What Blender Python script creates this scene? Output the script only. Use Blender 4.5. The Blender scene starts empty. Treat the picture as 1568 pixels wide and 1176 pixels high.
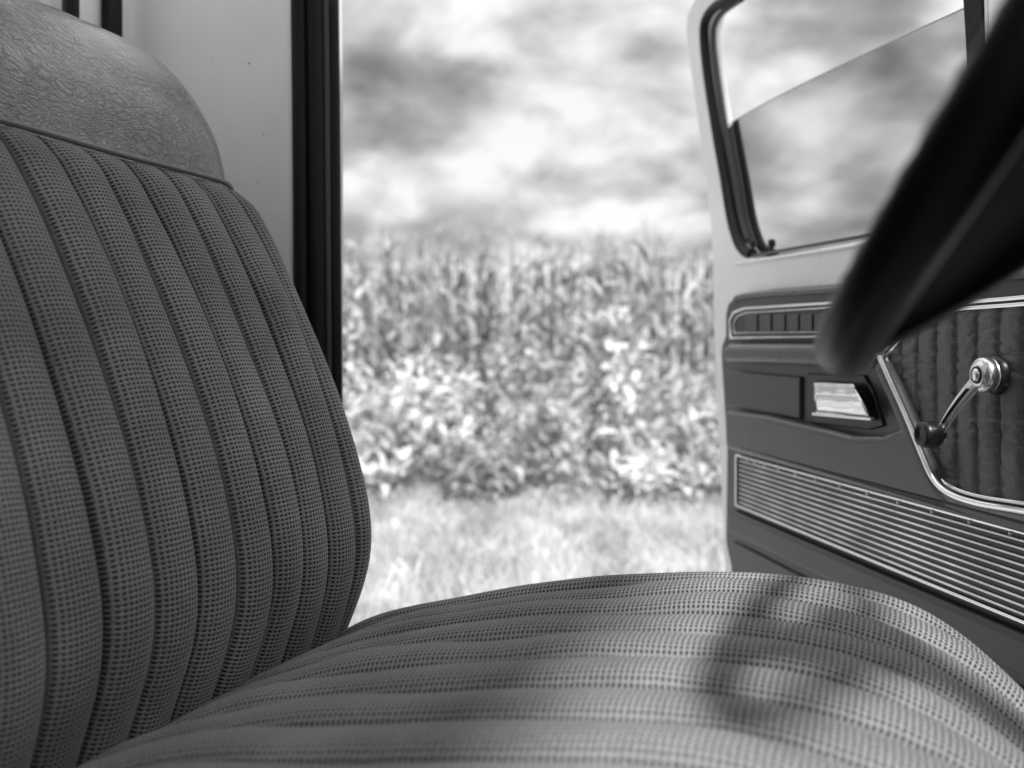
import bpy, math, random
from mathutils import Vector, noise as mn
random.seed(7)
S=bpy.context.scene
CAMZ=1.25; F=1500.0

# ---------------------------------------------------------------- helpers
def new_mat(name):
    m=bpy.data.materials.new(name); m.use_nodes=True
    nt=m.node_tree; b=nt.nodes["Principled BSDF"]
    return m,nt,b
def g(v): return (v,v,v,1)
def simple(name,c,rough=.5,metal=0,spec=.5,bump=None,var=0,vscale=8,coat=0):
    m,nt,b=new_mat(name)
    b.inputs["Base Color"].default_value=g(c); b.inputs["Roughness"].default_value=rough
    b.inputs["Metallic"].default_value=metal; b.inputs["Specular IOR Level"].default_value=spec
    b.inputs["Coat Weight"].default_value=coat
    tc=nt.nodes.new("ShaderNodeTexCoord")
    if var>0:
        n=nt.nodes.new("ShaderNodeTexNoise"); n.inputs["Scale"].default_value=vscale; n.inputs["Detail"].default_value=8
        nt.links.new(tc.outputs["Object"],n.inputs["Vector"])
        mr=nt.nodes.new("ShaderNodeMapRange"); mr.inputs["From Min"].default_value=.3; mr.inputs["From Max"].default_value=.7
        mr.inputs["To Min"].default_value=c*(1-var); mr.inputs["To Max"].default_value=c*(1+var)
        nt.links.new(n.outputs["Fac"],mr.inputs["Value"]); nt.links.new(mr.outputs[0],b.inputs["Base Color"])
        mr2=nt.nodes.new("ShaderNodeMapRange"); mr2.inputs["To Min"].default_value=max(.02,rough-.08); mr2.inputs["To Max"].default_value=rough+.08
        nt.links.new(n.outputs["Fac"],mr2.inputs["Value"]); nt.links.new(mr2.outputs[0],b.inputs["Roughness"])
    if bump:
        n=nt.nodes.new("ShaderNodeTexNoise"); n.inputs["Scale"].default_value=bump[0]; n.inputs["Detail"].default_value=5
        nt.links.new(tc.outputs["Object"],n.inputs["Vector"])
        bp=nt.nodes.new("ShaderNodeBump"); bp.inputs["Strength"].default_value=bump[1]; bp.inputs["Distance"].default_value=bump[2]
        nt.links.new(n.outputs["Fac"],bp.inputs["Height"]); nt.links.new(bp.outputs[0],b.inputs["Normal"])
    return m
def empty(name,loc=(0,0,0)):
    e=bpy.data.objects.new(name,None); S.collection.objects.link(e); e.location=loc; e.empty_display_size=.1
    bpy.context.view_layer.update(); return e
def adopt(o,parent):
    o.parent=parent
    if parent.name!="steering_wheel": o.matrix_parent_inverse=parent.matrix_world.inverted()
def mesh(name,verts,faces,mats,parent=None,smooth=True,midx=None,uvs=None,bevel=0,seg=2,attr=None):
    me=bpy.data.meshes.new(name); me.from_pydata([tuple(v) for v in verts],[],faces)
    if not isinstance(mats,(list,tuple)): mats=[mats]
    for m in mats: me.materials.append(m)
    me.polygons.foreach_set("use_smooth",[smooth]*len(me.polygons))
    if midx: me.polygons.foreach_set("material_index",midx)
    if uvs:
        uv=me.uv_layers.new(name="UVMap")
        for li,l in enumerate(me.loops): uv.data[li].uv=uvs[l.vertex_index]
    if attr:
        at=me.attributes.new("seam","FLOAT","POINT"); at.data.foreach_set("value",attr)  # mask of the sewn rib grooves, carries their painted shade
    me.update()
    o=bpy.data.objects.new(name,me); S.collection.objects.link(o)
    if parent: adopt(o,parent)
    if bevel:
        b=o.modifiers.new("bevel","BEVEL"); b.width=bevel; b.segments=seg; b.limit_method='ANGLE'; b.angle_limit=math.radians(35)
        b.harden_normals=False
        for p in me.polygons: p.use_smooth=False
    return o
def tube(name,pts,r,mat,parent=None,cyclic=False,res=4):
    c=bpy.data.curves.new(name,'CURVE'); c.dimensions='3D'; c.bevel_depth=r; c.bevel_resolution=res; c.use_fill_caps=True
    sp=c.splines.new('POLY'); sp.points.add(len(pts)-1)
    for p,q in zip(sp.points,pts): p.co=(q[0],q[1],q[2],1)
    sp.use_cyclic_u=cyclic; sp.use_smooth=True
    c.materials.append(mat)
    o=bpy.data.objects.new(name,c); S.collection.objects.link(o)
    if parent: adopt(o,parent)
    return o
def catmull(P,n,closed=False):
    out=[];N=len(P)
    rng=range(N if closed else N-1)
    for i in rng:
        if closed: p0,p1,p2,p3=P[i-1],P[i],P[(i+1)%N],P[(i+2)%N]
        else: p0,p1,p2,p3=P[max(i-1,0)],P[i],P[i+1],P[min(i+2,N-1)]
        for k in range(n):
            t=k/n
            out.append(tuple(.5*((2*b)+(-a+c)*t+(2*a-5*b+4*c-d)*t*t+(-a+3*b-3*c+d)*t**3) for a,b,c,d in zip(p0,p1,p2,p3)))
    if not closed: out.append(tuple(P[-1]))
    return out
def resample(P,n):
    L=[0]
    for a,b in zip(P,P[1:]): L.append(L[-1]+math.dist(a,b))
    out=[];j=0
    for i in range(n+1):
        s=L[-1]*i/n
        while j<len(L)-2 and L[j+1]<s: j+=1
        t=(s-L[j])/max(1e-9,L[j+1]-L[j])
        out.append(tuple(a+(b-a)*t for a,b in zip(P[j],P[j+1])))
    return out,L[-1]

# vehicle frame: l = lateral (to the driver's door), f = forward, z relative to eye height
TH=math.radians(20)
Lx,Ly=math.sin(TH),math.cos(TH); Fx,Fy=math.cos(TH),-math.sin(TH)
OX,OY=-.153,1.063
def V(l,f,z): return Vector((OX+l*Lx+f*Fx, OY+l*Ly+f*Fy, CAMZ+z))
def vbox(name,l0,l1,f0,f1,z0,z1,mat,parent,bevel=.004):
    vs=[V(l,f,z) for l in (l0,l1) for f in (f0,f1) for z in (z0,z1)]
    fs=[(0,1,3,2),(4,6,7,5),(0,4,5,1),(2,3,7,6),(0,2,6,4),(1,5,7,3)]
    return mesh(name,vs,fs,mat,parent,False,bevel=bevel)

# ---------------------------------------------------------------- materials
paint=simple("cream_truck_paint",.85,.28,var=.03,vscale=5,coat=.4)
paint_in=simple("cab_inner_paint",.84,.42,var=.06,vscale=6,spec=.4)
headliner=simple("headliner",.82,.9)
rubber=simple("black_rubber",.006,.5,spec=.25,bump=(60,.3,.002))
rubber2=simple("worn_rubber",.04,.4)
plastic=simple("door_trim_plastic",.042,.36,var=.08,vscale=6,bump=(500,.25,.0006))
plastic2=simple("door_moulding_plastic",.070,.28,var=.08,vscale=6,bump=(500,.2,.0006))
blackp=simple("black_plastic",.006,.35)
chrome=simple("chrome",.95,.10,metal=1,var=.03,vscale=30)
brushed=simple("brushed_aluminium",.9,.25,metal=1,var=.03,vscale=30)
wheelm=simple("steering_wheel_plastic",.002,.35,spec=.14,var=.3,vscale=25)
dark=simple("dark_floor_mat",.02,.9)

def fabric():
    m,nt,b=new_mat("woven_seat_fabric")
    uv=nt.nodes.new("ShaderNodeUVMap")
    sep=nt.nodes.new("ShaderNodeSeparateXYZ"); nt.links.new(uv.outputs[0],sep.inputs[0])
    def M(op,a,bb=None,c=None):
        n=nt.nodes.new("ShaderNodeMath"); n.operation=op
        for i,x in enumerate((a,bb,c)):
            if x is None: continue
            if isinstance(x,(int,float)): n.inputs[i].default_value=x
            else: nt.links.new(x,n.inputs[i])
        return n.outputs[0]
    nz=nt.nodes.new("ShaderNodeTexNoise"); nz.inputs["Scale"].default_value=60; nz.inputs["Detail"].default_value=3
    nt.links.new(uv.outputs[0],nz.inputs["Vector"])
    wob=M('MULTIPLY',M('SUBTRACT',nz.outputs["Fac"],.5),2.2)
    col=M('ADD',M('DIVIDE',sep.outputs[0],.0040),M('MULTIPLY',wob,.12))
    sx=M('ABSOLUTE',M('SINE',M('MULTIPLY',col,math.pi)))
    sy=M('SINE',M('ADD',M('MULTIPLY',sep.outputs[1],2*math.pi/.0038),wob))
    hole=M('MULTIPLY',M('POWER',sx,1.0),M('MULTIPLY_ADD',sy,.5,.5))
    n2=nt.nodes.new("ShaderNodeTexNoise"); n2.inputs["Scale"].default_value=9; n2.inputs["Detail"].default_value=6
    nt.links.new(uv.outputs[0],n2.inputs["Vector"])
    n3=nt.nodes.new("ShaderNodeTexNoise"); n3.inputs["Scale"].default_value=500; n3.inputs["Detail"].default_value=3
    nt.links.new(uv.outputs[0],n3.inputs["Vector"])
    cr=nt.nodes.new("ShaderNodeValToRGB"); e=cr.color_ramp.elements
    e[0].position=.25;e[0].color=g(.26); e[1].position=.72;e[1].color=g(.035)
    nt.links.new(hole,cr.inputs[0])
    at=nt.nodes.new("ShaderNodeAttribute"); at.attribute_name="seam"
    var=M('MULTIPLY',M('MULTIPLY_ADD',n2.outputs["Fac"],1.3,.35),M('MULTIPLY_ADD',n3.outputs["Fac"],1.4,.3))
    var=M('MULTIPLY',var,M('MULTIPLY_ADD',at.outputs["Fac"],-.92,1.0))  # groove shade put into the fabric colour along the sewn channels
    mx=nt.nodes.new("ShaderNodeVectorMath"); mx.operation='SCALE'
    nt.links.new(cr.outputs[0],mx.inputs[0]); nt.links.new(var,mx.inputs["Scale"])
    nt.links.new(mx.outputs[0],b.inputs["Base Color"])
    b.inputs["Roughness"].default_value=.85; b.inputs["Specular IOR Level"].default_value=.3
    b.inputs["Sheen Weight"].default_value=.22; b.inputs["Sheen Roughness"].default_value=.3
    bp=nt.nodes.new("ShaderNodeBump"); bp.inputs["Strength"].default_value=.7; bp.inputs["Distance"].default_value=.0014
    h=M('ADD',M('SUBTRACT',1.0,hole),M('MULTIPLY',n3.outputs["Fac"],.6))
    nt.links.new(h,bp.inputs["Height"]); nt.links.new(bp.outputs[0],b.inputs["Normal"])
    return m
fab=fabric()
def vinyl():
    m,nt,b=new_mat("aged_vinyl")
    uv=nt.nodes.new("ShaderNodeUVMap")
    n=nt.nodes.new("ShaderNodeTexNoise"); n.inputs["Scale"].default_value=25; n.inputs["Detail"].default_value=6
    nt.links.new(uv.outputs[0],n.inputs["Vector"])
    mp=nt.nodes.new("ShaderNodeMapping"); mp.inputs["Scale"].default_value=(1,1.9,1); mp.inputs["Rotation"].default_value=(0,0,.5)
    nt.links.new(uv.outputs[0],mp.inputs[0])
    add=nt.nodes.new("ShaderNodeMixRGB"); add.blend_type='LINEAR_LIGHT'; add.inputs[0].default_value=.02
    nt.links.new(mp.outputs[0],add.inputs[1]); nt.links.new(n.outputs["Color"],add.inputs[2])
    v=nt.nodes.new("ShaderNodeTexVoronoi"); v.feature='DISTANCE_TO_EDGE'; v.inputs["Scale"].default_value=62
    nt.links.new(add.outputs[0],v.inputs["Vector"])
    v2=nt.nodes.new("ShaderNodeTexVoronoi"); v2.feature='DISTANCE_TO_EDGE'; v2.inputs["Scale"].default_value=170
    nt.links.new(add.outputs[0],v2.inputs["Vector"])
    r=nt.nodes.new("ShaderNodeMapRange"); r.inputs["From Max"].default_value=.2; nt.links.new(v.outputs[0],r.inputs[0])
    r2=nt.nodes.new("ShaderNodeMapRange"); r2.inputs["From Max"].default_value=.3; r2.inputs["To Max"].default_value=.35; nt.links.new(v2.outputs[0],r2.inputs[0])
    mk=nt.nodes.new("ShaderNodeTexNoise"); mk.inputs["Scale"].default_value=8; nt.links.new(uv.outputs[0],mk.inputs["Vector"])
    mkr=nt.nodes.new("ShaderNodeMapRange"); mkr.inputs["From Min"].default_value=.38; mkr.inputs["From Max"].default_value=.6; mkr.inputs["To Min"].default_value=.15; nt.links.new(mk.outputs["Fac"],mkr.inputs[0])
    mm=nt.nodes.new("ShaderNodeMath"); mm.operation='MULTIPLY'; nt.links.new(r.outputs[0],mm.inputs[0]); nt.links.new(mkr.outputs[0],mm.inputs[1])
    a=nt.nodes.new("ShaderNodeMath"); nt.links.new(mm.outputs[0],a.inputs[0]); nt.links.new(r2.outputs[0],a.inputs[1])
    bp=nt.nodes.new("ShaderNodeBump"); bp.inputs["Strength"].default_value=.85; bp.inputs["Distance"].default_value=.004
    nt.links.new(a.outputs[0],bp.inputs["Height"]); nt.links.new(bp.outputs[0],b.inputs["Normal"])
    b.inputs["Base Color"].default_value=g(.15); b.inputs["Roughness"].default_value=.2; b.inputs["Specular IOR Level"].default_value=1.0
    b.inputs["Coat Weight"].default_value=.6; b.inputs["Coat Roughness"].default_value=.25
    return m
vin=vinyl()

# ---------------------------------------------------------------- bench seat
seat=empty("truck_bench_seat",V(-.7,.2,-.3))
def padded(name,prof,L0,w,A,R,fabric_range,n_t,endpush=.85,vbulge=0):
    P,tot=resample(catmull(prof,10),n_t)
    N=[]
    for i in range(len(P)):
        a=P[max(i-1,0)]; b=P[min(i+1,len(P)-1)]
        tx,tz=b[0]-a[0],b[1]-a[1]; l=math.hypot(tx,tz) or 1
        N.append((tz/l,-tx/l))
    for _ in range(3):
        N=[tuple((N[max(i-1,0)][k]+N[i][k]*2+N[min(i+1,len(N)-1)][k])/4 for k in (0,1)) for i in range(len(N))]
    cx=sum(p[0] for p in P)/len(P); cz=sum(p[1] for p in P)/len(P)
    arc=R*math.pi/2
    step=w/22
    A_list=[]
    a=-L0
    while a< arc-R: A_list.append(a); a+=step
    A_list.append(arc-R)
    verts=[];uvs=[];att=[]
    for a in A_list:
        if a<=-R: l=a;push=0;ph=0
        else:
            ph=(a+R)/R; l=-R+R*math.sin(ph); push=R*(1-math.cos(ph))
        x=(a/w)%1.0
        cell=math.floor(a/w)
        e_=abs(2*x-1)
        hr=max(0,1-e_**2.6)**.62
        groove_shade=max(0,(e_-.86)/.14)
        for i,(p,n) in enumerate(zip(P,N)):
            s=i/n_t
            lo,hi=fabric_range
            infab= lo<=s<=hi
            ed=max(0,min(1,min((hi-s)/.02 if hi<1 else 1,(s-lo)/.02 if lo>0 else 1)))
            wob=mn.noise(Vector((a*6,s*5,3.1)))*.004+mn.noise(Vector((a*25,s*14,7.7)))*.0014
            h=(A*hr*ed**.5*(1+.3*mn.noise(Vector((cell*5.3,s*9,1))))) if infab else 0
            if not infab: h=vbulge*math.sin(min(1,(s-hi)/.05)*math.pi/2) if s>hi else 0
            h+=wob
            c,sn=math.cos(ph),math.sin(ph)
            f=p[0]-n[0]*push+n[0]*c*h; z=p[1]-n[1]*push+n[1]*c*h
            verts.append(V(l+sn*h,f,z)); uvs.append((a,s*tot)); att.append(groove_shade)
    na=len(A_list); base=len(verts)-(n_t+1)
    caps=3
    cen=V(0,cx,cz)
    for k in range(1,caps+1):
        q=k/caps*endpush
        for i in range(n_t+1):
            v=verts[base+i]
            verts.append(v.lerp(cen+Vector((Lx,Ly,0))*.006,q)); uvs.append((arc-R+q*.2,i/n_t*tot)); att.append(0)
    faces=[];mi=[]
    m1=n_t+1
    for j in range(na+caps-1):
        for i in range(n_t):
            faces.append((j*m1+i,(j+1)*m1+i,(j+1)*m1+i+1,j*m1+i+1))
            s=(i+.5)/n_t
            mi.append(0 if (fabric_range[0]<=s<=fabric_range[1] and j<na) else 1)
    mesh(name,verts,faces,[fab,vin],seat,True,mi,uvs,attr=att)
    return P,N,tot,A_list
back_prof=[(-.10,-.42),(-.055,-.35),(-.022,-.28),(0,-.20),(-.014,-.11),(-.055,-.0),(-.105,.10),(-.158,.185),(-.195,.25),(-.24,.31),(-.30,.35),(-.37,.365),(-.43,.34),(-.46,.25),(-.47,0),(-.47,-.4)]
Pb,totb=resample(catmull(back_prof,10),170)
seam=min(range(30,120),key=lambda i:abs(Pb[i][1]-.185)+(10 if Pb[i][0]<-.25 else 0))/170
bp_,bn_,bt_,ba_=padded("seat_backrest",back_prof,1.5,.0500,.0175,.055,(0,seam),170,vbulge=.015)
cush_prof=[(.60,-.56),(.645,-.47),(.65,-.38),(.63,-.31),(.575,-.254),(.50,-.222),(.41,-.214),(.24,-.234),(.10,-.264),(0,-.305),(-.06,-.35),(-.10,-.42)]
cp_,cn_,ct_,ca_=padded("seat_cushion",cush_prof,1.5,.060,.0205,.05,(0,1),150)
si=int(seam*170)
pp=[]
for a in [x*.02-1.5 for x in range(0,73)]+[-.055+.055*math.sin(k/8*math.pi/2) for k in range(1,9)]:
    push=0
    if a>-.055: push=.055-math.sqrt(max(0,.055**2-(a+.055)**2))
    n=bn_[si];p=bp_[si]
    w=mn.noise(Vector((a*6,seam*5,3.1)))*.004+.006
    pp.append(V(a,p[0]-n[0]*(push-w),p[1]-n[1]*(push-w)))
tube("seam_piping",pp,.0028,simple("piping_vinyl",.12,.3),seat)
vbox("seat_base_frame",-1.48,-.06,-.42,.56,-.62,-.40,dark,seat)

# ---------------------------------------------------------------- cab
cab=empty("pickup_truck_cab",V(-.7,0,-.6))
def vstrip(name,pts,z0,z1,mat,nz=2):
    vs=[];n=len(pts)
    for k in range(nz):
        z=z0+(z1-z0)*k/(nz-1)
        vs+= [V(l,f,z) for l,f in pts]
    fs=[(k*n+i,k*n+i+1,(k+1)*n+i+1,(k+1)*n+i) for k in range(nz-1) for i in range(n-1)]
    return mesh(name,vs,fs,mat,cab,True)
side=catmull([(.235,-.184),(.215,-.196),(.196,-.212),(.184,-.232),(.188,-.30),(.186,-.40),(.182,-.462),(.170,-.482),(.150,-.488)],6)
vstrip("side_inner_panel",side,-.9,.70,paint_in)
vstrip("outer_side_panel",catmull([(.235,-.186),(.262,-.19),(.27,-.22),(.27,-.50),(.25,-.53),(-1.5,-.53)],4),-.9,.02,paint)
vstrip("outer_side_panel_upper",catmull([(.235,-.186),(.262,-.19),(.27,-.22),(.27,-.50),(.25,-.53),(.08,-.53)],4),.02,.70,paint)
vbox("rear_wall_lower",-1.5,.150,-.50,-.488,-.9,.02,paint_in,cab)
vbox("rear_wall_corner",.075,.149,-.502,-.489,.02,.70,paint_in,cab)
vbox("rear_wall_header",-1.5,.075,-.50,-.488,.60,.70,paint_in,cab)
vbox("corner_seal",.128,.158,-.488,-.474,-.9,.69,rubber,cab)
tube("rear_window_seal",[V(.075,-.488,.7),V(.075,-.488,.08),V(.05,-.488,.02),V(-1.4,-.488,.02)],.011,rubber,cab)
for nm,l,f,r,mt in (("door_seal_inner",.194,-.208,.011,rubber),("door_seal_bulb",.203,-.190,.012,rubber),("door_seal_lip",.212,-.178,.006,rubber2),("door_seal_edge",.220,-.172,.009,rubber)):
    tube(nm,[V(l,f-.009,.72),V(l,f-.003,.35),V(l,f,.0),V(l,f+.003,-.3),V(l,f+.005,-.62)],r,mt,cab,res=5)
rust=simple("rust_speck",.08,.9)
for k,(f,z,r) in enumerate(((-.285,.398,.0014),(-.262,.300,.0011),(-.36,.29,.001),(-.33,.22,.0009),(-.30,.12,.0011),(-.27,.235,.0008),(-.345,.41,.0008))):
    c=V(.1835,f,z); vs=[c+Vector((Fx,Fy,0))*r*math.cos(b*.785)*(1+.3*(b%2))+Vector((0,0,1))*r*math.sin(b*.785) for b in range(8)]
    mesh("rust_speck_%d"%k,vs,[tuple(range(8))],rust,cab,False)
vbox("door_sill",-.02,.20,-.12,.72,-.66,-.62,paint,cab)
vbox("cab_floor",-1.5,-.02,-.5,1.2,-.66,-.62,dark,cab)
vbox("roof",-1.45,.06,-.50,.68,.70,.73,headliner,cab,.01)
dash=catmull([(.82,-.35),(.80,-.2),(.80,-.02),(.83,.03),(.95,.05),(1.2,.06)],4)
vs=[];n=len(dash)
for l in (-1.5,-.12): vs+=[V(l,f,z) for f,z in dash]
mesh("dashboard",vs,[(i,i+1,n+i+1,n+i) for i in range(n-1)],plastic,cab)
tube("windscreen_pillar",[V(.0,.66,.70),V(-.06,.95,.06)],.024,paint,cab)

# ---------------------------------------------------------------- steering wheel
sw=empty("steering_wheel")
A=math.radians(32)
fv=Vector((Fx,Fy,0)); lv=Vector((Lx,Ly,0)); up=Vector((0,0,1))
e2=fv*math.sin(A)+up*math.cos(A); nn=fv*math.cos(A)-up*math.sin(A)
RW=.20
C=Vector((.169,.500,CAMZ+.002))+e2*RW
sw.location=C; bpy.context.view_layer.update()
def W(a,r,d): # angle from bottom, radius, depth along column
    return -e2*math.cos(a)*r - lv*math.sin(a)*r + nn*d
vs=[];fs=[];NA=120;NB=20
for i in range(NA):
    a=2*math.pi*i/NA
    rad=-e2*math.cos(a)-lv*math.sin(a)
    for j in range(NB):
        b=2*math.pi*j/NB
        rr=.0132*(1+.04*math.cos(a*60)*(1 if math.cos(b)<0 else 0))
        vs.append(rad*(RW+math.cos(b)*rr*.95)+nn*math.sin(b)*rr*1.1)
for i in range(NA):
    for j in range(NB):
        fs.append((i*NB+j,((i+1)%NA)*NB+j,((i+1)%NA)*NB+(j+1)%NB,i*NB+(j+1)%NB))
mesh("wheel_rim",vs,fs,wheelm,sw)
def spoke(name,a,w0,w1,dm,wedge=False):
    vs=[];n=20;m=16
    for k in range(n+1):
        t=k/n; r=RW*(1-t)+.03*t; d=dm*(math.sin(t*math.pi/2))**.9
        w=w0*(1-t)+w1*t; th=(d*1.0+.009) if wedge else .011+.006*t
        tang=(e2*math.sin(a)-lv*math.cos(a))
        c=W(a,r,d)
        for j in range(m):
            b=2*math.pi*j/m
            vs.append(c+tang*(w*math.copysign(abs(math.cos(b))**.8,math.cos(b)))+nn*(th*math.copysign(abs(math.sin(b))**.8,math.sin(b))))
    fs=[(k*m+j,k*m+(j+1)%m,(k+1)*m+(j+1)%m,(k+1)*m+j) for k in range(n) for j in range(m)]
    mesh(name,vs,fs,wheelm,sw)
spoke("spoke_lower",.0,.018,.026,.030,True); spoke("spoke_far",-1.75,.02,.035,.045); spoke("spoke_near",1.75,.02,.035,.045)
def lathe(name,c,ax,prof,mat,parent,seg=32):
    ax=ax.normalized(); u=ax.orthogonal().normalized(); v=ax.cross(u)
    vs=[]
    for r,h in prof:
        for j in range(seg):
            b=2*math.pi*j/seg; vs.append(c+ax*h+(u*math.cos(b)+v*math.sin(b))*r)
    fs=[(k*seg+j,k*seg+(j+1)%seg,(k+1)*seg+(j+1)%seg,(k+1)*seg+j) for k in range(len(prof)-1) for j in range(seg)]
    fs.append(tuple(range(seg))); fs.append(tuple((len(prof)-1)*seg+j for j in range(seg)))
    return mesh(name,vs,fs,mat,parent,True)
lathe("hub_pad",Vector((0,0,0)),nn,[(.03,.0),(.05,.006),(.06,.03),(.058,.075),(.035,.09),(.033,.42)],wheelm,sw)

# ---------------------------------------------------------------- door
door=empty("truck_door")
X0=.65
nin=Vector((-.9896,-.1435,0))
def dp(u,v,off=0):
    """point on the door's inner face (plane X = X0 - .145 Y), measured from the reference; off = metres towards the cab"""
    x0=X0-off*1.0104
    Y=F*x0/(u-566.5); return Vector((x0-.145*Y,Y,CAMZ+(545-v)/F*Y))
def cz(u0,v0,u1): return 545+(v0-545)*(u1-566.5)/(u0-566.5)
def plate(name,pts,o0,o1,mat,bev=.003,seg=3,smooth_n=0):
    if smooth_n: pts=catmull(pts,smooth_n,True)
    front=[dp(u,v,o1) for u,v in pts]; back=[p-nin*(o1-o0) for p in front]
    n=len(pts)
    fs=[tuple(range(n)),tuple(range(2*n-1,n-1,-1))]+[(i,i+n,(i+1)%n+n,(i+1)%n) for i in range(n)]
    o=mesh(name,front+back,fs,mat,door,False,bevel=bev,seg=seg)
    import bmesh
    bm=bmesh.new(); bm.from_mesh(o.data); bmesh.ops.recalc_face_normals(bm,faces=bm.faces); bm.to_mesh(o.data); bm.free()
    return o
def dline(name,pts,off,r,mat,smooth=6,cyc=False):
    P=catmull(pts,smooth,cyc) if smooth else pts
    return tube(name,[dp(u,v,off) for u,v in P],r,mat,door,cyc)
outer=[(1112,1087),(1108,870),(1101,700),(1093,560),(1091,480),(1091,420),(1087,340),(1076,250),(1062,150),(1052,75),(1049,45),(1052,20),(1062,-2),(1085,-32),(1150,-105),(1800,-790)]
inner=[(1800,-690),(1165,-52),(1118,-10),(1092,6),(1078,22),(1072,50),(1078,110),(1090,190),(1105,275),(1115,335),(1125,372),(1138,390),(1158,395),(1200,388),(1345,360),(1568,322),(1800,280)]
plate("door_steel_frame",outer+inner+[(1800,1780)],-.045,0,paint,.008,5)
sealp=[(1200,-92),(1122,-8),(1096,10),(1083,26),(1078,50),(1083,108),(1095,188),(1110,273),(1120,333),(1130,368),(1140,384),(1152,389)]
dline("window_seal",sealp,-.006,.0095,rubber)
dline("glass_run_channel",[(u+14,v+6 if v<60 else v) for u,v in sealp[1:10]],-.02,.006,rubber2)
dline("belt_weatherstrip",[(1150,392),(1345,358),(1568,320),(1800,278)],-.004,.0028,rubber2)
dline("belt_bead",[(1128,404),(1345,371),(1568,333),(1800,292)],0,.0035,paint)
plate("vent_window_bar",[(1455,-300),(1478,80),(1492,332),(1518,328),(1508,80),(1495,-300)],-.035,0,rubber,.003)
plate("vent_bar_bright_edge",[(1497,-300),(1509,80),(1520,326),(1526,325),(1515,80),(1504,-300)],-.03,.0,chrome,.001)
gm=bpy.data.materials.new("window_glass"); gm.use_nodes=True; nt=gm.node_tree; nt.nodes.clear()
out=nt.nodes.new("ShaderNodeOutputMaterial"); tr=nt.nodes.new("ShaderNodeBsdfTransparent"); tr.inputs[0].default_value=g(.95)
gl=nt.nodes.new("ShaderNodeBsdfGlossy"); gl.inputs["Roughness"].default_value=.03; fr=nt.nodes.new("ShaderNodeFresnel"); fr.inputs[0].default_value=1.5
df=nt.nodes.new("ShaderNodeBsdfDiffuse"); df.inputs[0].default_value=g(.8)
m0=nt.nodes.new("ShaderNodeMixShader"); m0.inputs[0].default_value=.03
nt.links.new(tr.outputs[0],m0.inputs[1]); nt.links.new(df.outputs[0],m0.inputs[2])
ms=nt.nodes.new("ShaderNodeMixShader"); nt.links.new(fr.outputs[0],ms.inputs[0]); nt.links.new(m0.outputs[0],ms.inputs[1]); nt.links.new(gl.outputs[0],ms.inputs[2]); nt.links.new(ms.outputs[0],out.inputs[0])
gp=[(1118,420),(1112,300),(1109,225),(1112,200),(1126,184),(1200,143),(1330,80),(1478,12),(1498,420)]
mesh("window_glass",[dp(u,v,-.025) for u,v in gp],[tuple(range(len(gp)))],gm,door,False)
gedge=simple("glass_edge",.5,.2)
dline("glass_top_edge",gp[2:8],-.025,.0011,gedge,4)
vg=[(1515,-300),(1522,420),(1800,380),(1800,-600)]
mesh("vent_glass",[dp(u,v,-.02) for u,v in vg],[tuple(range(4))],gm,door,False)
lb=dp(1153,390,-.008); lathe("lock_button",lb,up,[(.003,0),(.003,.012),(.0065,.015),(.0065,.024),(.004,.027)],blackp,door,20)
trim=[(1122,968),(1118,868),(1110,830),(1112,690),(1103,545),(1104,528),(1110,512),(1110,480),(1114,463),(1128,450),(1180,442),(1290,434),(1430,424),(1568,410),(1800,385),(1800,1480)]
plate("trim_panel",trim,0,.016,plastic,.007,4)
dline("trim_panel_top_bead",[(1126,459),(1150,452),(1290,443),(1430,434),(1568,421),(1800,398)],.017,.005,plastic2)
ins=[(1119,518),(1118,490),(1124,478),(1140,472),(1240,466),(1330,461),(1340,466),(1340,514)]
plate("upper_insert",ins,.016,.019,simple("embossed_black_vinyl",.02,.4,bump=(220,.8,.004)),.001)
dline("upper_insert_chrome",ins,.020,.0022,chrome,0,True)
ins2=[(1124,510),(1124,492),(1129,484),(1142,479),(1240,473),(1328,468),(1332,507)]
dline("upper_insert_chrome_inner",ins2,.020,.0010,chrome,0,True)
pad=simple("insert_padding",.035,.35,bump=(300,.6,.003))
for k in range(9):
    u=1150+k*21
    plate("insert_pad_%d"%k,[(u-9,482),(u+9,481),(u+9,507),(u-9,508)],.019,.022,pad,.002,3)
plate("armrest_ledge",[(1104,535),(1112,527),(1240,527),(1320,530),(1345,545),(1332,566),(1312,560),(1240,560),(1170,556),(1106,554)],.016,.042,plastic2,.010,5)
dline("ledge_shadow_gap",[(1110,523),(1240,522),(1330,524)],.017,.0018,blackp,0)
plate("pull_panel",[(1108,566),(1224,577),(1224,642),(1112,622)],.016,.022,plastic,.003)
plate("handle_bezel",[(1234,572),(1322,574),(1336,600),(1352,652),(1330,658),(1240,648)],.016,.020,blackp,.002)
def paddle():
    n=24;vs=[];m=25
    for j in range(n+1):
        t=j/n; v0=586+46*t
        for i in range(m):
            s=i/(m-1); uL=1248+4*t; uR=1309+26*t
            off=.022+.010*math.sin(t*math.pi)**.8+.0006*math.sin(s*9+t*2)+.004*s
            if t<.12: off+=.003
            vs.append(dp(uL+(uR-uL)*s,v0+3*s+4*s*t,off))
    fs=[(j*m+i,j*m+i+1,(j+1)*m+i+1,(j+1)*m+i) for j in range(n) for i in range(m-1)]
    o=mesh("release_paddle",vs,fs,chrome,door,True); o.modifiers.new("s","SOLIDIFY").thickness=.003
paddle()
dline("paddle_lip",[(1246,634),(1290,638),(1336,642)],.026,.0028,chrome,3)
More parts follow.
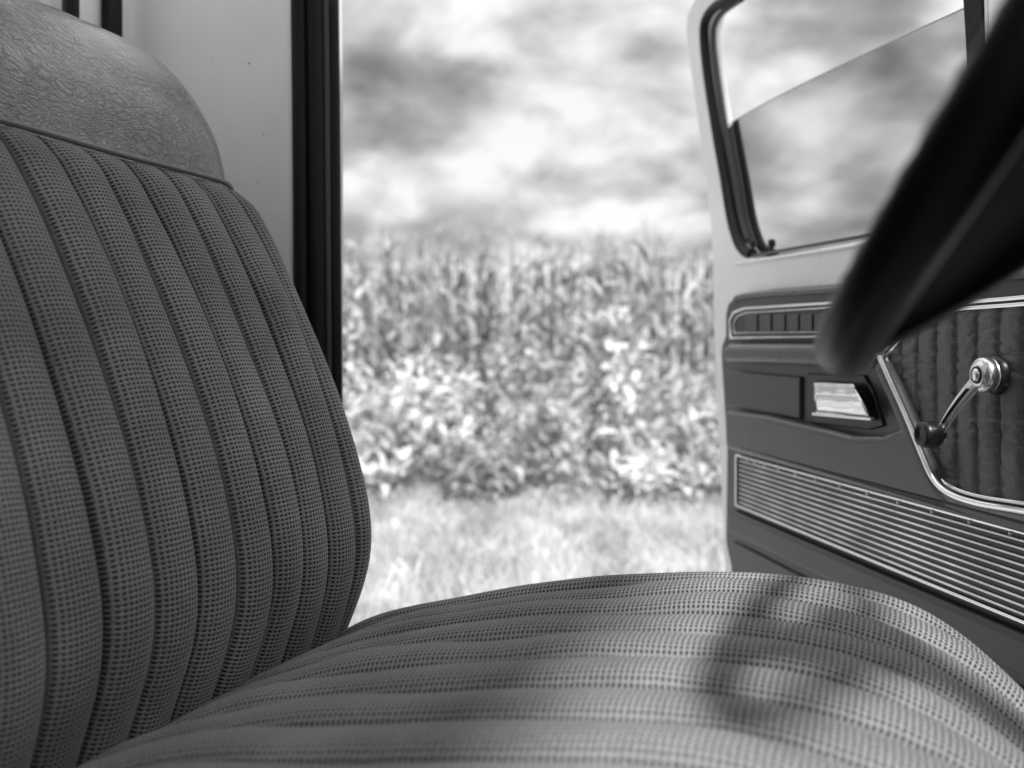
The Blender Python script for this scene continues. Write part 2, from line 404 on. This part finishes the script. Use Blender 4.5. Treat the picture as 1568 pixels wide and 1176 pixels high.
low=[(1108,628),(1170,636),(1230,650),(1300,667),(1345,667),(1372,655),(1362,628),(1332,560),(1345,547),(1366,590),(1390,645),(1410,697),(1428,735),(1452,762),(1500,779),(1568,792),(1800,838),(1800,895),(1568,820),(1340,755),(1128,694),(1110,688)]
plate("lower_moulding",low,.016,.040,plastic2,.010,5)
def gr(u,v): return (u,cz(1128,v,u))
plate("grille_back",[gr(1126,695),gr(1800,695),gr(1800,776),gr(1126,776)],.016,.019,blackp,.001)
dline("grille_frame",[gr(1128,697),gr(1128,774)],.021,.003,chrome,0)
dline("grille_frame_top",[gr(1128,697),gr(1800,697)],.022,.0022,chrome,0)
dline("grille_frame_bottom",[gr(1128,774),gr(1800,774)],.022,.0022,chrome,0)
ribc=simple("anodised_trim",.7,.2,metal=1,var=.3,vscale=14)
for k in range(10):
    v=704+k*7.0
    dline("grille_bar_%d"%k,[gr(1132,v),gr(1800,v)],.0205,.0016,ribc,0)
for k in range(14):
    u=1145+k*k*2.6+k*8
    c=dp(*gr(u,700.5),.0235); lathe("grille_rivet_%d"%k,c,nin,[(.002,0),(.0022,.001),(.001,.002)],ribc,door,10)
plate("lower_rail",[gr(1112,786),gr(1800,786),gr(1800,822),gr(1114,822)],.016,.030,plastic,.009,4)
plate("lower_kick",[gr(1120,832),gr(1800,832),gr(1800,905),gr(1124,905)],.016,.021,plastic,.004,3)
def interp(tab,x):
    for (a,b),(c,d) in zip(tab,tab[1:]):
        if x<=c: return b+(d-b)*(x-a)/(c-a)
    return tab[-1][1]
T=[(1346,546),(1385,505),(1430,474),(1568,462),(1800,440)]
B=[(1346,550),(1368,592),(1392,648),(1412,700),(1430,738),(1455,757),(1500,771),(1568,783),(1800,822)]
NU,NV=280,190; vs=[];uv=[]
for i in range(NU+1):
    u=1346+(1800-1346)*(i/NU)**1.2
    t0,b0=interp(T,u),interp(B,u)
    for j in range(NV+1):
        q=j/NV; v=t0+(b0-t0)*q
        p=dp(u,v,.02); y=p.y; z=p.z
        yy=y+.006*math.sin(z*9)+.0015*mn.noise(Vector((y*20,z*15,0)))
        x=(yy/.036)%1.0; cell=math.floor(yy/.036)
        e_=abs(2*x-1)
        h=.0060*max(0,1-e_**4)**.6
        rd=1-2*abs(mn.noise(Vector((cell*3.7+x*.5,z*75+x*.8*math.sin(cell*2.1),1))))
        h+=-.0040*max(0,rd-.45)*(.25+.75*e_)*(1-e_**8)
        h+=.0008*mn.noise(Vector((y*70,z*120,5)))
        edge=min(1,min(q,1-q)/.05,(i/NU)/.03); h*=max(0,edge)**.5
        vs.append(p+nin*(h-.001)); uv.append((y,z))
fs=[(i*(NV+1)+j,i*(NV+1)+j+1,(i+1)*(NV+1)+j+1,(i+1)*(NV+1)+j) for i in range(NU) for j in range(NV)]
mesh("pleated_upholstery",vs,fs,simple("pleated_vinyl",.07,.34,spec=.7,bump=(450,.6,.0015)),door,True,uvs=uv)
for o_,r_,off_ in ((0,.0034,.042),(9,.0026,.028)):
    pts=[(1347+o_,546),(1366+o_,588),(1390+o_,642),(1412+o_,696),(1430+o_*.9,734-o_*.3),(1455+o_*.5,756-o_),(1500,771-o_*1.2),(1568,783-o_*1.3),(1800,824-o_*2)]
    dline("upholstery_chrome_%d"%o_,pts,off_,r_,chrome)
for o_ in (0,9):
    dline("upper_chrome_%d"%o_,[(1350+o_,545),(1385+o_*.5,503+o_*.6),(1425,470+o_),(1568,455+o_*1.2),(1800,431+o_*1.8)],.024,.0024,chrome)
def crank():
    c=dp(1511,574,.036)
    lathe("crank_base",c-nin*.02,nin,[(.020,0),(.020,.012),(.017,.016),(.013,.018)],blackp,door)
    lathe("crank_boss",c-nin*.004,nin,[(.0165,0),(.0175,.004),(.0175,.010),(.015,.013),(.0125,.0125),(.0120,.0150),(.009,.0155),(.008,.014),(.007,.014),(.006,.017),(.002,.018)],brushed,door,40)
    lathe("crank_screw_ring",c-nin*.004,nin,[(.0085,.0142),(.0085,.0162),(.0062,.0162),(.0062,.0142)],blackp,door,30)
    e=dp(1443,665,.052)
    d=(e-c); L=d.length; d.normalize(); s=d.cross(nin).normalized()
    vs=[];n=16;m=10
    for k in range(n+1):
        t=k/n; w=.0100*(1-t)+.0062*t+.003*max(0,1-t*6)
        if t>.9: w+=.001
        p=c+d*L*t+nin*(.004+.006*math.sin(t*math.pi)*.6)
        for j in range(m):
            b=2*math.pi*j/m
            vs.append(p+s*w*math.cos(b)+nin*.0032*math.sin(b)*(1-.5*abs(math.cos(b))))
    fs=[(k*m+j,k*m+(j+1)%m,(k+1)*m+(j+1)%m,(k+1)*m+j) for k in range(n) for j in range(m)]
    fs+= [tuple(range(m)),tuple(n*m+j for j in range(m))]
    mesh("crank_arm",vs,fs,brushed,door)
    tube("crank_arm_groove",[c+d*L*t+nin*(.0078+.0036*math.sin(t*math.pi)) for t in (.22,.4,.6,.8)],.0012,blackp,door)
    lathe("crank_knob",e-nin*.002,nin,[(.005,0),(.006,.004),(.012,.007),(.014,.013),(.014,.022),(.012,.027),(.009,.027),(.008,.025),(.002,.025)],blackp,door,32)
crank()

# ---------------------------------------------------------------- ground, grass, corn
def groundmat():
    m,nt,b=new_mat("dry_grass_ground"); b.inputs["Roughness"].default_value=1
    tc=nt.nodes.new("ShaderNodeTexCoord"); n=nt.nodes.new("ShaderNodeTexNoise"); n.inputs["Scale"].default_value=3; n.inputs["Detail"].default_value=10; n.inputs["Roughness"].default_value=.7
    nt.links.new(tc.outputs["Object"],n.inputs["Vector"])
    cr=nt.nodes.new("ShaderNodeValToRGB"); cr.color_ramp.elements[0].position=.3; cr.color_ramp.elements[0].color=g(.30); cr.color_ramp.elements[1].position=.7; cr.color_ramp.elements[1].color=g(.55)
    nt.links.new(n.outputs["Fac"],cr.inputs[0]); nt.links.new(cr.outputs[0],b.inputs["Base Color"]); return m
R_=600
mesh("ground",[(-R_,-R_,0),(R_,-R_,0),(R_,R_,0),(-R_,R_,0)],[(0,1,2,3)],groundmat(),None,False)
def leafmat(name,lo,hi,tl=.25,sc=2.6):
    m,nt,b=new_mat(name)
    tc=nt.nodes.new("ShaderNodeTexCoord"); n=nt.nodes.new("ShaderNodeTexNoise"); n.inputs["Scale"].default_value=sc; n.inputs["Detail"].default_value=6
    nt.links.new(tc.outputs["Object"],n.inputs["Vector"])
    cr=nt.nodes.new("ShaderNodeValToRGB"); cr.color_ramp.elements[0].position=.38; cr.color_ramp.elements[0].color=g(lo); cr.color_ramp.elements[1].position=.62; cr.color_ramp.elements[1].color=g(hi)
    nt.links.new(n.outputs["Fac"],cr.inputs[0]); nt.links.new(cr.outputs[0],b.inputs["Base Color"])
    b.inputs["Roughness"].default_value=.5
    t=nt.nodes.new("ShaderNodeBsdfTranslucent"); nt.links.new(cr.outputs[0],t.inputs[0])
    mx=nt.nodes.new("ShaderNodeMixShader"); mx.inputs[0].default_value=tl
    nt.links.new(b.outputs[0],mx.inputs[1]); nt.links.new(t.outputs[0],mx.inputs[2]); nt.links.new(mx.outputs[0],nt.nodes["Material Output"].inputs[0])
    return m
vs=[];fs=[]
for _ in range(28000):
    y=3.0+6.2*random.random()**.8; x=random.uniform(-3.2,4.2)*(y/9+.25)
    h=random.uniform(.05,.18)*(1+.8*mn.noise(Vector((x*1.5,y*1.5,0)))); a=random.uniform(0,6.28); b=random.uniform(0,6.28)
    w=.008; k=len(vs); le=h*random.uniform(.3,1.1)
    dx,dy=math.cos(a)*w,math.sin(a)*w; ex,ey=math.cos(b)*le,math.sin(b)*le
    vs+=[(x-dx,y-dy,0),(x+dx,y+dy,0),(x+dx*.7+ex*.35,y+dy*.7+ey*.35,h*.7),(x-dx*.7+ex*.35,y-dy*.7+ey*.35,h*.7),(x+ex,y+ey,h)]
    fs+=[(k,k+1,k+2,k+3),(k+3,k+2,k+4)]
mesh("grass",vs,fs,leafmat("grass_blades",.42,.8,.35),None,False)
vs=[];fs=[];mi=[]
def ribbon(base,az,el,length,w,droop,mat,seg=5):
    p=Vector(base); k0=len(vs); side=Vector((-math.sin(az),math.cos(az),0))
    tw=random.uniform(-.9,.9)
    for s in range(seg+1):
        t=s/seg; ww=w*(min(1,.35+t*4))*(1-t**2.2)+.002
        sd=(side*math.cos(tw*t)+Vector((0,0,1))*math.sin(tw*t))
        vs.append(p+sd*ww*.5); vs.append(p-sd*ww*.5)
        e=el-droop*t*t*1.3-droop*.2*t
        p=p+Vector((math.cos(az)*math.cos(e),math.sin(az)*math.cos(e),math.sin(e)))*(length/seg)
    for s in range(seg):
        a=k0+2*s; fs.append((a,a+1,a+3,a+2)); mi.append(mat)
def stalk(x,y,H,low=0):
    lean=(random.uniform(-.07,.07),random.uniform(-.05,.05))
    k=len(vs)
    for z in (0,H):
        for j in range(4):
            b=j*math.pi/2; r=.012 if z==0 else .005
            vs.append(Vector((x+lean[0]*z+math.cos(b)*r,y+lean[1]*z+math.sin(b)*r,z)))
    for j in range(4): fs.append((k+j,k+(j+1)%4,k+4+(j+1)%4,k+4+j)); mi.append(1)
    nl=random.randint(9,12); az0=random.uniform(0,6.28)
    for i in range(nl):
        z=H*(.08+.86*i/nl)+random.uniform(-.03,.03)
        az=az0+(i%2)*math.pi+random.uniform(-.6,.6)
        Ln=random.uniform(.5,.85)*(1-.5*max(0,i/nl-.4))
        ribbon((x+lean[0]*z,y+lean[1]*z,z),az,random.uniform(.6,1.25),Ln,random.uniform(.05,.09),random.uniform(1.2,2.6),0)
    for i in range(7):
        ribbon((x+lean[0]*H,y+lean[1]*H,H-.03),random.uniform(0,6.28),random.uniform(.6,1.4),random.uniform(.12,.26),.012,.5,2,3)
for row in range(8):
    y=9.7+row*.74
    x=-9.0
    while x<13:
        if row>4 and random.random()<.25: x+=.2; continue
        H=random.uniform(2.2,2.55)+(-.2 if row==0 else 0)+.05*row+.2*mn.noise(Vector((x*.5,y*.3,0)))-.03*max(0,x)
        stalk(x,y+random.uniform(-.15,.15)+.02*x,max(.8,H)); x+=random.uniform(.16,.30)
# leafy undergrowth along the field edge
for _ in range(13000):
    x=random.uniform(-6,10)
    edge=8.0+.6*mn.noise(Vector((x*.7,0,4)))+.4*mn.noise(Vector((x*2.2,0,4)))
    d=random.random(); y=edge+d*1.5
    if mn.noise(Vector((x*2.1,y*2.1,2)))<-.2: continue
    top=(.22+1.35*d)*(1+.55*mn.noise(Vector((x*1.6,y*1.6,9))))
    ribbon((x,y,top*random.random()**.6),random.uniform(0,6.28),random.uniform(.2,1.3),random.uniform(.14,.34),random.uniform(.045,.10),random.uniform(1,2.6),3,4)
mesh("corn_field",vs,fs,[leafmat("corn_leaf",.16,.60,.25,1.8),leafmat("corn_stalk",.10,.2,.05),leafmat("corn_tassel",.35,.6,.3),leafmat("undergrowth_leaf",.40,.85,.3,1.8)],None,True,mi)

# ---------------------------------------------------------------- world: cloudy sky
sd=(Vector((Fx,Fy,0))*.30-Vector((Lx,Ly,0))*.52+Vector((0,0,.80))).normalized()
elev=math.asin(sd.z); rot=math.atan2(sd.x,sd.y)
w=bpy.data.worlds.new("World"); S.world=w; w.use_nodes=True; nt=w.node_tree; nt.nodes.clear()
out=nt.nodes.new("ShaderNodeOutputWorld")
sky=nt.nodes.new("ShaderNodeTexSky"); sky.sky_type='NISHITA'; sky.sun_disc=False; sky.sun_elevation=elev; sky.sun_rotation=rot
bw=nt.nodes.new("ShaderNodeRGBToBW"); nt.links.new(sky.outputs[0],bw.inputs[0])
b1=nt.nodes.new("ShaderNodeBackground"); b1.inputs[1].default_value=.10; nt.links.new(bw.outputs[0],b1.inputs[0])
tc=nt.nodes.new("ShaderNodeTexCoord"); sp=nt.nodes.new("ShaderNodeSeparateXYZ"); nt.links.new(tc.outputs["Generated"],sp.inputs[0])
def M(op,a,b=None,c=None):
    n=nt.nodes.new("ShaderNodeMath"); n.operation=op
    for i,x in enumerate((a,b,c)):
        if x is None: continue
        if isinstance(x,(int,float)): n.inputs[i].default_value=x
        else: nt.links.new(x,n.inputs[i])
    return n.outputs[0]
zc=M('MAXIMUM',sp.outputs[2],0)
zz=M('ADD',zc,.42)
cb=nt.nodes.new("ShaderNodeCombineXYZ"); nt.links.new(M('DIVIDE',sp.outputs[0],zz),cb.inputs[0]); nt.links.new(M('DIVIDE',sp.outputs[1],zz),cb.inputs[1]); cb.inputs[2].default_value=5.3
n1=nt.nodes.new("ShaderNodeTexNoise"); n1.inputs["Scale"].default_value=5.0; n1.inputs["Detail"].default_value=7; n1.inputs["Roughness"].default_value=.50; n1.inputs["Distortion"].default_value=.2
nt.links.new(cb.outputs[0],n1.inputs["Vector"])
cr=nt.nodes.new("ShaderNodeValToRGB"); e=cr.color_ramp.elements
e[0].position=.34; e[0].color=g(.22); e[1].position=.65; e[1].color=g(1.0)
x=e.new(.48); x.color=g(.46)
nt.links.new(n1.outputs["Fac"],cr.inputs[0])
hz=M('MULTIPLY',M('POWER',M('SUBTRACT',1.0,M('MINIMUM',zc,1.0)),12.0),.25)
ad=nt.nodes.new("ShaderNodeVectorMath"); ad.operation='ADD'; nt.links.new(cr.outputs[0],ad.inputs[0]); nt.links.new(hz,ad.inputs[1])
# cloud brightness raised towards the zenith as added fill light for the shaded door
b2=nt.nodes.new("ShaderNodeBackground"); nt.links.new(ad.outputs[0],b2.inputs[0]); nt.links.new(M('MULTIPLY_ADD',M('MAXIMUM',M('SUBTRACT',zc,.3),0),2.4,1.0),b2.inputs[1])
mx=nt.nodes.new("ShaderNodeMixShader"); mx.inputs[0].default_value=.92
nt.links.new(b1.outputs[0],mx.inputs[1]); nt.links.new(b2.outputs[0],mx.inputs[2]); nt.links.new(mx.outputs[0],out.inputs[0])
sl=bpy.data.lights.new("sun","SUN"); sl.energy=5; sl.angle=math.radians(5); so=bpy.data.objects.new("sun",sl); S.collection.objects.link(so)
so.rotation_euler=(-sd).to_track_quat('-Z','Y').to_euler(); so.location=(0,0,10)

# ---------------------------------------------------------------- camera
cd=bpy.data.cameras.new("camera"); co=bpy.data.objects.new("camera",cd); S.collection.objects.link(co)
co.location=(0,0,CAMZ); co.rotation_euler=(math.radians(90),0,0)
cd.sensor_width=36; cd.lens=36*F/1568; cd.shift_y=-43/1568; cd.clip_start=.02; cd.clip_end=2000
cd.dof.use_dof=True; cd.dof.focus_distance=.93; cd.dof.aperture_fstop=4.5
S.camera=co
S.view_settings.view_transform='Standard'; S.view_settings.look='None'; S.view_settings.exposure=0
